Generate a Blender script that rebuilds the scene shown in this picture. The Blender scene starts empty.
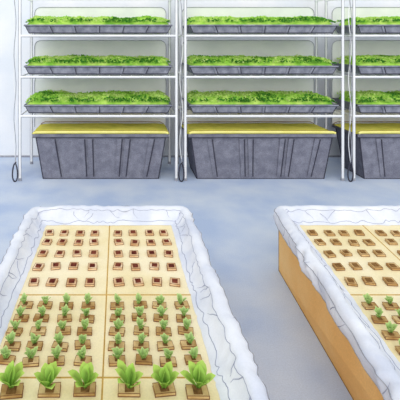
import bpy, math, random
from mathutils import Vector, noise
random.seed(7)
sc = bpy.context.scene
sc.view_settings.view_transform = 'Standard'
sc.view_settings.look = 'None'

def lin(c):
    return tuple(((x/255)/12.92 if x/255 <= .04045 else ((x/255+.055)/1.055)**2.4) for x in c) + (1,)

def mat(name, c1, c2=None, scale=6, rough=1.0, bump=0.0, bscale=60, grain=.06, c3=None, stretch=None, spec=.0, gs=140):
    m = bpy.data.materials.new(name); m.use_nodes = True
    nt = m.node_tree; N = nt.nodes; L = nt.links
    b = N['Principled BSDF']; b.inputs['Roughness'].default_value = rough
    b.inputs['Specular IOR Level'].default_value = spec
    geo = N.new('ShaderNodeNewGeometry')
    src = geo.outputs['Position']
    if stretch:
        mp = N.new('ShaderNodeMapping'); mp.inputs['Scale'].default_value = stretch
        L.new(src, mp.inputs['Vector']); src = mp.outputs['Vector']
    n = N.new('ShaderNodeTexNoise'); n.inputs['Scale'].default_value = scale; n.inputs['Detail'].default_value = 5
    L.new(src, n.inputs['Vector'])
    r = N.new('ShaderNodeValToRGB'); e = r.color_ramp.elements
    e[0].position = .34; e[0].color = lin(c1); e[1].position = .66; e[1].color = lin(c2 or c1)
    if c3:
        k = e.new(.5); k.color = lin(c3)
    L.new(n.outputs['Fac'], r.inputs['Fac'])
    g = N.new('ShaderNodeTexNoise'); g.inputs['Scale'].default_value = gs; g.inputs['Detail'].default_value = 2
    L.new(geo.outputs['Position'], g.inputs['Vector'])
    mr = N.new('ShaderNodeMapRange'); mr.inputs['From Min'].default_value = .3; mr.inputs['From Max'].default_value = .7
    mr.inputs['To Min'].default_value = 1-grain; mr.inputs['To Max'].default_value = 1+grain
    L.new(g.outputs['Fac'], mr.inputs['Value'])
    mx = N.new('ShaderNodeVectorMath'); mx.operation = 'SCALE'
    L.new(r.outputs['Color'], mx.inputs[0]); L.new(mr.outputs['Result'], mx.inputs['Scale'])
    L.new(mx.outputs['Vector'], b.inputs['Base Color'])
    if bump:
        bn = N.new('ShaderNodeTexNoise'); bn.inputs['Scale'].default_value = bscale; bn.inputs['Detail'].default_value = 2
        L.new(geo.outputs['Position'], bn.inputs['Vector'])
        bp = N.new('ShaderNodeBump'); bp.inputs['Strength'].default_value = bump; bp.inputs['Distance'].default_value = .02
        L.new(bn.outputs['Fac'], bp.inputs['Height']); L.new(bp.outputs['Normal'], b.inputs['Normal'])
    return m

def leafmat(name):
    m = bpy.data.materials.new(name); m.use_nodes = True
    nt = m.node_tree; N = nt.nodes; L = nt.links
    b = N['Principled BSDF']; b.inputs['Roughness'].default_value = 1; b.inputs['Specular IOR Level'].default_value = 0
    a = N.new('ShaderNodeAttribute'); a.attribute_name = 'Col'
    L.new(a.outputs['Color'], b.inputs['Base Color'])
    t = N.new('ShaderNodeBsdfTranslucent'); L.new(a.outputs['Color'], t.inputs['Color'])
    mx = N.new('ShaderNodeMixShader'); mx.inputs[0].default_value = .4
    L.new(b.outputs[0], mx.inputs[1]); L.new(t.outputs[0], mx.inputs[2])
    L.new(mx.outputs[0], N['Material Output'].inputs['Surface'])
    return m

M = dict(
 floor=mat('floor_wash', (180,197,227), (208,218,234), 2.2, c3=(196,209,231), grain=.06),
 wall=mat('wall_white_film', (230,235,242), (243,244,246), 2.0, grain=.025),
 tub=mat('tub_grey_plastic', (116,117,131), (136,137,150), 14, c3=(126,127,140), grain=.18, gs=110),
 tubrim=mat('tub_rim', (108,109,122), (136,137,148), 9, grain=.1),
 ink=mat('dark_edge', (76,76,88), (62,62,74), 30),
 inkl=mat('soft_grey_edge', (150,152,162), (172,174,182), 20),
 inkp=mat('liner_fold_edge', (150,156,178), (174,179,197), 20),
 inkb=mat('brown_edge', (168,132,84), (142,106,68), 30),
 inkd=mat('plug_edge', (146,104,70), (118,80,56), 30),
 inkr=mat('raft_joint', (214,178,104), (198,162,94), 30),
 yellow=mat('yellow_foam', (244,234,112), (226,222,100), 9, c3=(236,228,104)),
 yellow2=mat('yellow_lip', (250,244,156), (242,234,134), 9),
 white=mat('white_tube', (240,242,244), (250,250,250), 5, grain=.02),
 film=mat('white_cover', (240,241,243), (250,250,250), 4, grain=.02),
 tray=mat('tray_grey', (120,123,136), (156,159,171), 14, c3=(138,141,154), grain=.14),
 liner=mat('liner_plastic', (212,218,234), (236,239,247), 6, c3=(226,230,241), bump=.25, bscale=14, grain=.02),
 wood=mat('bed_peach_panel', (243,190,120), (250,207,144), 3, c3=(247,198,130)),
 raft=mat('raft_foam', (238,221,172), (248,236,202), 4, c3=(244,230,188), grain=.04),
 plug=mat('grow_plug', (174,134,84), (226,196,146), 14, c3=(200,166,114)),
 plug2=mat('grow_plug_pale', (196,152,110), (242,216,182), 14, c3=(222,186,146)),
 hole=mat('plug_hole', (84,38,34), (130,70,54), 30),
 hole2=mat('plug_soil', (112,80,48), (144,108,66), 60),
 soil=mat('soil_green', (130,190,70), (200,232,118), 10, c3=(168,216,90)),
 leaf=leafmat('leaf_green'),
)

class MB:
    def __init__(s): s.v=[]; s.f=[]; s.m=[]; s.c=[]
    def add(s, vs, fs, mt, cols=None):
        o=len(s.v); s.v += [tuple(p) for p in vs]
        s.c += cols if cols else [(1,1,1,1)]*len(vs)
        for f in fs: s.f.append([i+o for i in f]); s.m.append(mt)
    def hexa(s, p, mt):
        s.add(p, [(3,2,1,0),(4,5,6,7),(0,1,5,4),(1,2,6,5),(2,3,7,6),(3,0,4,7)], mt)
    def box(s, x0,x1,y0,y1,z0,z1, mt, edge=None, er=.003):
        p=[(x0,y0,z0),(x1,y0,z0),(x1,y1,z0),(x0,y1,z0),(x0,y0,z1),(x1,y0,z1),(x1,y1,z1),(x0,y1,z1)]
        s.hexa(p, mt)
        if edge:
            for a,b in ((0,1),(1,2),(2,3),(3,0),(4,5),(5,6),(6,7),(7,4),(0,4),(1,5),(2,6),(3,7)):
                s.tube([p[a],p[b]], er, edge, 4)
    def tube(s, pts, r, mt, n=6, closed=False):
        P=[Vector(p) for p in pts]; k=len(P); vs=[]; fs=[]
        for i,p in enumerate(P):
            if closed: t=P[(i+1)%k]-P[i-1]
            else: t=P[min(i+1,k-1)]-P[max(i-1,0)]
            t.normalize()
            up=Vector((0,0,1)) if abs(t.z)<.9 else Vector((0,1,0))
            a=t.cross(up).normalized(); b=t.cross(a).normalized()
            rr=r[i] if isinstance(r,(list,tuple)) else r
            for j in range(n):
                w=2*math.pi*j/n; vs.append(p+a*(rr*math.cos(w))+b*(rr*math.sin(w)))
        for i in range(k if closed else k-1):
            for j in range(n):
                i2=(i+1)%k
                fs.append((i*n+j, i*n+(j+1)%n, i2*n+(j+1)%n, i2*n+j))
        if not closed:
            fs.append(tuple(range(n))[::-1]); fs.append(tuple((k-1)*n+j for j in range(n)))
        s.add(vs,fs,mt)
    def build(s, name, parent=None, smooth=False, warp=None):
        used=sorted(set(s.m)); me=bpy.data.meshes.new(name)
        vs=[warp(p) for p in s.v] if warp else s.v
        me.from_pydata(vs,[],s.f)
        for u in used: me.materials.append(M[u])
        idx={u:i for i,u in enumerate(used)}
        me.polygons.foreach_set('material_index',[idx[u] for u in s.m])
        ca=me.color_attributes.new('Col','FLOAT_COLOR','POINT')
        ca.data.foreach_set('color',[x for c in s.c for x in c])
        if smooth: me.polygons.foreach_set('use_smooth',[True]*len(s.f))
        me.update()
        o=bpy.data.objects.new(name,me); sc.collection.objects.link(o)
        if parent: o.parent=parent
        return o

def mixc(a,b,t): return tuple(a[i]*(1-t)+b[i]*t for i in range(3))+(1,)
def leaf(mb, base, az, length, width, lean0, lean1, ca, cb, seg=4, rib=.6):
    d=Vector((math.cos(az),math.sin(az),0)); sd=Vector((-d.y,d.x,0))
    p=Vector(base); vs=[]; cs=[]; fs=[]
    prof={4:[.16,.62,1.0,.85,.05],6:[.14,.16,.55,.95,1.0,.75,.05],2:[.5,1,.3]}[seg]
    for i in range(seg+1):
        t=i/seg; an=lean0+(lean1-lean0)*t
        w=width*.5*prof[i]
        nrm=Vector((-d.x*math.cos(an),-d.y*math.cos(an),math.sin(an)))
        vs += [p-sd*w+nrm*w*.3, p.copy(), p+sd*w+nrm*w*.3]
        ce=mixc(ca,cb,.15+.7*t)
        dk=tuple(x*rib for x in ce[:3])+(1,)
        cs += [tuple(x*.92 for x in ce[:3])+(1,), dk if t<.8 else ce, ce]
        p=p+(d*math.sin(an)+Vector((0,0,math.cos(an))))*(length/seg)
        if i<seg:
            q=i*3; fs += [(q,q+1,q+4,q+3),(q+1,q+2,q+5,q+4)]
    mb.add(vs,fs,'leaf',cs)

# ---------------- room ----------------
b=MB(); b.box(-4,7,-1.5,5.4,-.1,0,'floor'); b.build('floor')
b=MB(); b.box(-4,7,5.38,5.46,0,3.2,'wall'); b.build('wall_back')
b=MB(); b.box(-4,7,5.365,5.38,0,.02,'inkl'); b.build('baseboard_back')

# ---------------- tubs ----------------
YF=4.507
def tub(x0,x1):
    b=MB(); y0=YF; y1=YF+.5; zt=.51
    inx=.10; iny=.04
    B=[(x0+inx,y0+iny,0.0),(x1-inx,y0+iny,0),(x1-inx,y1-iny,0),(x0+inx,y1-iny,0)]
    T=[(x0+.02,y0,zt),(x1-.02,y0,zt),(x1-.02,y1,zt),(x0+.02,y1,zt)]
    b.hexa(B+T,'tub')
    for i in range(4):
        b.tube([B[i],B[(i+1)%4]],.007,'ink'); b.tube([B[i],T[i]],.006,'ink')
    for (a,c,dd,e) in ((x0-.01,x1+.01,y0-.022,y0+.015),(x0-.01,x1+.01,y1-.015,y1+.02),(x0-.01,x0+.03,y0,y1),(x1-.03,x1+.01,y0,y1)):
        b.box(a,c,dd,e,zt-.025,zt+.012,'tubrim')
    b.tube([(x0-.01,y0-.024,zt-.025),(x1+.01,y0-.024,zt-.025)],.004,'ink')
    W=x1-x0
    for fx in (.14,.36,.42,.64,.70,.88):
        xt=x0+W*fx; xb=x0+inx+(W-2*inx)*fx
        b.hexa([(xb-.022,y0+iny-.012,.03),(xb+.022,y0+iny-.012,.03),(xb+.022,y0+iny+.01,.03),(xb-.022,y0+iny+.01,.03),
                (xt-.028,y0-.012,zt-.04),(xt+.028,y0-.012,zt-.04),(xt+.028,y0+.01,zt-.04),(xt-.028,y0+.01,zt-.04)],'tub')
        b.tube([(xb+.024,y0+iny-.012,.03),(xt+.03,y0-.014,zt-.05)],.006,'ink')
    n=36; vs=[];fs=[]; ny=12
    xa=x0-.02; xb=x1+.02
    for i in range(n+1):
        for j in range(ny+1):
            x=xa+(xb-xa)*i/n; y=y0-.012+.512*j/ny
            ed=min(1,min(i,n-i)/3.0); ej=min(1,min(j,ny-j)/2)
            z=zt+.012+.028*math.sqrt(ed)*math.sqrt(ej)+.006*noise.noise(Vector((x*4,y*6,0)))
            vs.append((x,y,z))
    for i in range(n):
        for j in range(ny): q=i*(ny+1)+j; fs.append((q,q+ny+1,q+ny+2,q+1))
    b.add(vs,fs,'yellow')
    pts=[(xa+.02,y0-.02,zt+.022),(xa+.05,y0-.018,zt+.032)]+[(xa+.05+(xb-xa-.1)*k/8,y0-.018,zt+.034) for k in range(1,8)]+[(xb-.05,y0-.018,zt+.032),(xb-.02,y0-.02,zt+.022)]
    b.tube(pts,.014,'yellow2',6)
    b.tube([(p[0],p[1]+.012,p[2]+.012) for p in pts],.003,'inkb',4)
    pts=[(xa+.01,y1-.01,zt+.02)]+[(xa+.06+(xb-xa-.12)*k/8,y1-.01,zt+.044) for k in range(9)]+[(xb-.01,y1-.01,zt+.02)]
    b.tube(pts,.004,'inkb',4)
    return b.build('planting_tub')
tub(-.95,.56); tub(.80,2.44); tub(2.70,4.34)

# ---------------- racks & trays ----------------
LV=[1.656,1.194,.755]
def rack(x0,x1):
    b=MB(); yf=YF-.02; yb=YF+.58
    for x in (x0,x1):
        for y in (yf,yb):
            b.tube([(x,y,0),(x,y,2.5)],.014,'white',8)
            for s in (-1,1): b.tube([(x+s*.015,y-.003,0.02),(x+s*.015,y-.003,2.5)],.003,'inkl',4)
            b.tube([(x,y,0),(x,y,.03)],.02,'inkl',8)
        for z in LV+[2.1]:
            b.tube([(x,yf,z-.03),(x,yb,z-.03)],.008,'white')
    for z in LV+[2.12]:
        for y in (yf,yb):
            b.tube([(x0,y,z-.03),(x1,y,z-.03)],.012,'white')
        b.tube([(x0,yf-.004,z-.045),(x1,yf-.004,z-.045)],.003,'inkl',4)
        for k in range(1,14):
            x=x0+(x1-x0)*k/14; b.tube([(x,yf,z-.02),(x,yb,z-.02)],.004,'white',4)
    for z in LV+[.50]:
        zb=z-.02; zt=z+(.375 if z>.6 else .20); R=.08; xa=x0+.05; xb=x1-.05; y=yb-.045
        if z>1.6: zt=z+.33
        pts=[(xa,y,zb)]
        for k in range(7):
            w=math.pi-k*math.pi/12; pts.append((xa+R+R*math.cos(w),y,zt-R+R*math.sin(w)))
        for k in range(7):
            w=math.pi/2-k*math.pi/12; pts.append((xb-R+R*math.cos(w),y,zt-R+R*math.sin(w)))
        pts.append((xb,y,zb))
        m=len(pts)
        vs=pts+[(p[0],p[1]+.006,p[2]) for p in pts]
        fs=[tuple(range(m)),tuple(range(m,2*m))[::-1]]+[(i,(i+1)%m,m+(i+1)%m,m+i) for i in range(m)]
        b.add(vs,fs,'film'); b.tube([(p[0],p[1]-.004,p[2]) for p in pts],.004,'inkl',5)
    return b.build('plant_rack')

def tray(x0,x1,z,seed,h=.095):
    b=MB(); y0=YF-.01; y1=YF+.5; zt=z+h
    B=[(x0+.05,y0+.02,z),(x1-.05,y0+.02,z),(x1-.05,y1-.03,z),(x0+.05,y1-.03,z)]
    T=[(x0+.01,y0,zt-.012),(x1-.01,y0,zt-.012),(x1-.01,y1,zt-.012),(x0+.01,y1,zt-.012)]
    b.hexa(B+T,'tray')
    for (a,c,d,e) in ((x0,x1,y0-.015,y0+.02),(x0,x1,y1-.02,y1+.01),(x0,x0+.03,y0,y1),(x1-.03,x1,y0,y1)):
        b.box(a,c,d,e,zt-.016,zt,'tray')
    b.tube([(x0,y0-.015,zt-.016),(x1,y0-.015,zt-.016)],.003,'ink',5)
    b.tube([B[0],B[1]],.006,'ink',5); b.tube([B[0],T[0]],.004,'ink',5); b.tube([B[1],T[1]],.004,'ink',5)
    for k in range(1,6):
        fx=k/6; xb=x0+.05+(x1-x0-.1)*fx; xt=x0+(x1-x0)*fx
        b.hexa([(xb-.012,y0+.008,z+.004),(xb+.012,y0+.008,z+.004),(xb+.012,y0+.04,z+.004),(xb-.012,y0+.04,z+.004),
                (xt-.012,y0-.012,zt-.018),(xt+.012,y0-.012,zt-.018),(xt+.012,y0+.01,zt-.018),(xt-.012,y0+.01,zt-.018)],'tray')
        b.tube([(xb+.014,y0+.006,z+.004),(xt+.014,y0-.013,zt-.018)],.0045,'ink',5)
    o=b.build('microgreens_tray')
    g=MB(); rnd=random.Random(seed)
    def hh(x,y):
        e=min(1,(x-x0)/.10,(x1-x)/.10); e=max(0,e)
        f=min(1,max(0,(y-y0))/.16+.35)
        return (.074+.026*noise.noise(Vector((x*3+seed*7,y*2,seed)))+.014*noise.noise(Vector((x*11,y*9,seed*3))))*(.4+.6*e)*f+.006
    nx,ny=40,8; vs=[];fs=[]
    for i in range(nx+1):
        for j in range(ny+1):
            x=x0+.02+(x1-x0-.04)*i/nx; y=y0+.01+(y1-y0-.03)*j/ny
            edge=(i in (0,nx) or j in (0,ny))
            vs.append((x,y,zt-.01 if edge else zt+hh(x,y)*1.0))
    for i in range(nx):
        for j in range(ny): q=i*(ny+1)+j; fs.append((q,q+ny+1,q+ny+2,q+1))
    g.add(vs,fs,'soil')
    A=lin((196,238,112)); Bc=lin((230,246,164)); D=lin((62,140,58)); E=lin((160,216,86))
    for k in range(1900):
        x=rnd.uniform(x0+.02,x1-.02); y=y0+.002+(y1-y0-.03)*rnd.random()**1.35
        t=noise.noise(Vector((x*3.2+seed*3,y*3,seed*1.7)))
        if t>.28: col=mixc(D,E,rnd.random()*.8)
        elif t>.06: col=mixc(E,A,rnd.random())
        else: col=mixc(A,Bc,rnd.random())
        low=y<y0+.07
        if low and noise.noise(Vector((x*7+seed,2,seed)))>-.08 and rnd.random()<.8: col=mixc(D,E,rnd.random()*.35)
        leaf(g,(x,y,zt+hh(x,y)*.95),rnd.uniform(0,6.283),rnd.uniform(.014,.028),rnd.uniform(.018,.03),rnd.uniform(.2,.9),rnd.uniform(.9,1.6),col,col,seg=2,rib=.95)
    g.build('greens',parent=o,smooth=True)
sd=1
for (a,c) in ((-1.10,.655),(.755,2.52),(2.645,4.42)):
    rack(a,c)
    for z in LV:
        off=.045
        tray(a+off,c-off,z,sd); sd+=1

for x in (-1.145,.705,2.585):
    b=MB(); y=YF-.06
    pts=[(x+.012*math.sin(t*.9),y,.20+t*.1) for t in range(24)]
    b.tube(pts,.004,'inkl',5)
    pts=[(x+.016*math.sin(t*.9+2.5),y+.012,.20+t*.1) for t in range(24)]
    b.tube(pts,.004,'white',5)
    loop=[(x+.028*math.cos(w)*(1-.25*math.sin(w)),y,.105+.10*math.sin(w)) for w in [2*math.pi*k/20 for k in range(20)]]
    b.tube(loop,.008,'ink',6,closed=True)
    b.tube([(x-.012,y,.19),(x+.012,y,.22)],.008,'ink',6)
    b.build('hanging_cord_clip')

# ---------------- beds ----------------
HB=.434; HR=.36
def bed(x0,x1,y0,y1,skew,secs,seed):
    warp=lambda p:(p[0]-skew*(y1-p[1])*(.55+.45*min(1,p[2]/HB)),p[1],p[2])
    t=.02; g_=.008
    b=MB(); ax0,ax1,ay0,ay1=x0+g_,x1-g_,y0+g_,y1-g_
    zt=HB-.035
    b.box(ax0,ax1,ay0,ay0+t,0,zt,'wood'); b.box(ax0,ax1,ay1-t,ay1,0,zt,'wood')
    b.box(ax0,ax0+t,ay0+t,ay1-t,0,zt,'wood'); b.box(ax1-t,ax1,ay0+t,ay1-t,0,zt,'wood')
    for x in (ax0,ax1):
        b.tube([(x,ay0,0.002),(x,ay1,0.002)],.004,'inkb',4)
        for y in (ay0,ay1): b.tube([(x,y,0.0),(x,y,zt-.06)],.003,'inkb',4)
    b.box(x0+t+.02,x1-t-.02,y0+t+.02,y1-t-.02,.02,HR-.05,'liner')
    root=b.build('hydroponic_raft_bed',warp=warp)
    R=.045; base=[]; step=.010
    cs=[((x1-R,y0+R),-90),((x1-R,y1-R),0),((x0+R,y1-R),90),((x0+R,y0+R),180)]
    for k,((cx,cy),a0) in enumerate(cs):
        for i in range(9):
            a=math.radians(a0+90*i/9); base.append((cx,cy,math.cos(a),math.sin(a),1/max(abs(math.cos(a)),abs(math.sin(a)))))
        a=math.radians(a0+90); nx_,ny_=math.cos(a),math.sin(a)
        (dx,dy)=cs[(k+1)%4][0]
        n=int(math.hypot(dx-cx,dy-cy)/step)
        for i in range(n):
            u=i/n; base.append((cx+(dx-cx)*u,cy+(dy-cy)*u,nx_,ny_,1))
    prof=[(.020,-.105),(.026,-.085),(.028,-.065),(.028,-.045),(.026,-.020),(.016,-.002),(0,.008),(-.018,.009),(-.032,.003),(-.042,-.010),(-.052,-.025),(-.062,-.040),(-.074,-.053),(-.090,-.064),(-.114,-.073)]
    vs=[];fs=[];K=len(prof);Lb=len(base)
    for i,(cx,cy,nx_,ny_,kk) in enumerate(base):
        for j,(o,z) in enumerate(prof):
            if R+o>=0: px=cx+nx_*(R+o); py=cy+ny_*(R+o)
            else: px=cx+nx_*kk*(R+o); py=cy+ny_*kk*(R+o)
            irr=.6+1.1*max(0,noise.noise(Vector((px*3,py*3,seed+40)))+.3)
            am=(.45 if 5<=j<=8 else 1.25)*irr
            sl=j*.012*noise.noise(Vector((px*2,py*2,seed+70)))*6
            q=Vector(((px+sl)*7,(py+sl)*7,seed+j*.08))
            rid=1-3.0*abs(noise.noise(q))
            rid2=1-3.0*abs(noise.noise(Vector((px*17+5,py*17,seed+j*.2))))
            w=noise.noise(Vector((px*4,py*4,seed)))*.010+(rid*.009+rid2*.003)*am
            wz=noise.noise(Vector((px*6,py*6,seed+9)))*.008+(rid*.006+rid2*.002)*am
            if j==0: wz+=noise.noise(Vector((px*5,py*5,seed+3)))*.02
            if j==K-1: w*=.3; wz=0
            w=max(w,-.007)
            vs.append((px+nx_*w,py+ny_*w,HB+z+wz))
    for i in range(Lb):
        i2=(i+1)%Lb
        for j in range(K-1): fs.append((i*K+j,i2*K+j,i2*K+j+1,i*K+j+1))
    row=lambda j:[vs[i*K+j] for i in range(Lb)]
    l=MB(); l.add(vs,fs,'liner'); l.build('liner',parent=root,smooth=True,warp=warp)
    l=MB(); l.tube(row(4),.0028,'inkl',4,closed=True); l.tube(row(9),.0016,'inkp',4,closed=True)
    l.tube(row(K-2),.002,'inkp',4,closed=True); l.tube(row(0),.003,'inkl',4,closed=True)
    rnd=random.Random(seed)
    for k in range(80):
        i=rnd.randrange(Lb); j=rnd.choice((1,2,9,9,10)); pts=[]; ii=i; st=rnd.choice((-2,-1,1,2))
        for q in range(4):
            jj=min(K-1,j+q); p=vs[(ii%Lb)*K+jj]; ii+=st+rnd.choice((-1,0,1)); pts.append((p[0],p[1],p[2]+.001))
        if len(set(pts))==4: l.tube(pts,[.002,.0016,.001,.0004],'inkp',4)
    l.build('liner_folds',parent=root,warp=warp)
    xi0=x0+.085; xi1=x1-.095; xm=(xi0+xi1)/2+.012
    r=MB(); ys=[y1-.105]+secs+[y0+.10]
    for k in range(len(ys)-1):
        for a,c in ((xi0,xm-.0015),(xm+.0015,xi1)):
            r.box(a,c,ys[k+1]+.002,ys[k]-.002,HR-.035,HR,'raft')
            r.tube([(a,ys[k]-.002,HR),(c,ys[k]-.002,HR),(c,ys[k+1]+.002,HR),(a,ys[k+1]+.002,HR)],.002,'inkr',4,closed=True)
    r.build('raft_panels',parent=root,warp=warp)
    return root,warp,rnd

def plug(mb,x,y,w,d,rnd,dark,hr,pm='plug',h=.016):
    j=lambda s:rnd.uniform(-s,s)
    x+=j(.006); y+=j(.006); z=HR
    an=j(.16); ca,sa=math.cos(an),math.sin(an)
    def sq(w,d,zz,jj=0): return [(x+ca*sx*w/2-sa*sy*d/2+j(jj),y+sa*sx*w/2+ca*sy*d/2+j(jj),zz) for sx,sy in ((-1,-1),(1,-1),(1,1),(-1,1))]
    lo=sq(w,d,z-.004,.002); hi=[(p[0],p[1],z+h) for p in lo]
    mb.hexa(lo+hi,pm)
    mb.tube(hi,.0014,'inkd',4,closed=True)
    mb.tube([(p[0],p[1],z+.001) for p in lo],.002,'inkd',4,closed=True)
    for k in (0,1): mb.tube([lo[k],hi[k]],.0014,'inkd',4)
    mb.hexa(sq(hr*2,hr*2.1,z+h-.002)+sq(hr*1.9,hr*2,z+h+.003,.002),dark)

G1=lin((168,216,112)); G2=lin((218,242,170)); G3=lin((130,196,72)); G4=lin((210,240,126))
def fill(root,warp,rnd,cols,rows1,rows2,rows3,cols3,pm,hm):
    p=MB(); g=MB()
    for y in rows1:
        for x in cols: plug(p,x,y,.048,.052,rnd,hm,.0145,pm,.012)
    for y in rows2:
        for x in cols:
            plug(p,x,y,.062,.034,rnd,'hole2',.009,'plug',.012)
            n=rnd.choice((5,6)); a0=rnd.uniform(0,1)
            for k in range(n):
                leaf(g,(x+rnd.uniform(-.005,.005),y,HR+.012),a0+k*6.283/n+rnd.uniform(-.3,.3),rnd.uniform(.032,.048),rnd.uniform(.021,.028),rnd.uniform(.2,.5),rnd.uniform(.7,1.2),G1,G2)
    for y in rows3:
        for x in cols3:
            plug(p,x,y,.075,.045,rnd,'hole2',.016,'plug',.012)
            for k in range(8):
                inner=k>5
                leaf(g,(x+rnd.uniform(-.006,.006),y,HR+.012),k*6.283/6+rnd.uniform(-.25,.25),rnd.uniform(.07,.092),rnd.uniform(.035,.044),.05 if inner else rnd.uniform(.4,.75),.3 if inner else rnd.uniform(.8,1.25),G3,G4,seg=6,rib=.55)
    p.build('grow_plugs',parent=root,warp=warp); g.build('seedlings',parent=root,warp=warp,smooth=True)

R1=[2.53,2.415,2.29,2.16,2.025]; R2=[1.845,1.765,1.685,1.605,1.53]
R3=[1.40,1.22,1.04,.86]
cols=[-.43,-.335,-.235,-.14,0.0,.097,.194,.29]
r,w,rn=bed(-.587,.462,.55,2.76,0.0,[1.93,1.46],11)
fill(r,w,rn,cols,R1,R2,R3,[-.375,-.245,-.115,.04,.16,.28],'plug2','hole')
X2=1.10
cols2=[X2+.16+.097*k for k in range(4)]+[X2+.59+.097*k for k in range(4)]
r,w,rn=bed(X2,X2+1.05,.55,2.76,.12,[1.93,1.30],23)
fill(r,w,rn,cols2,R1,[1.845,1.755,1.665,1.575,1.485,1.395],[1.20,1.02,.84],[X2+.2,X2+.32,X2+.44,X2+.62,X2+.74,X2+.86],'plug','hole2')

# ---------------- light ----------------
wd=bpy.data.worlds.new('daylight'); sc.world=wd; wd.use_nodes=True
bg=wd.node_tree.nodes['Background']; bg.inputs['Color'].default_value=(.965,.985,1.0,1); bg.inputs['Strength'].default_value=.95
sl=bpy.data.lights.new('sun','SUN'); sl.energy=1.2; sl.angle=math.radians(45); sl.color=(1,.985,.96)
so=bpy.data.objects.new('sun',sl); sc.collection.objects.link(so); so.rotation_euler=(math.radians(62),math.radians(-12),0)

cd=bpy.data.cameras.new('camera'); co=bpy.data.objects.new('camera',cd); sc.collection.objects.link(co)
co.location=(0,0,1.6); co.rotation_euler=(math.radians(90),0,0)
cd.sensor_width=36; cd.lens=36; cd.shift_x=.205; cd.shift_y=-.405
cd.clip_start=.05
sc.camera=co
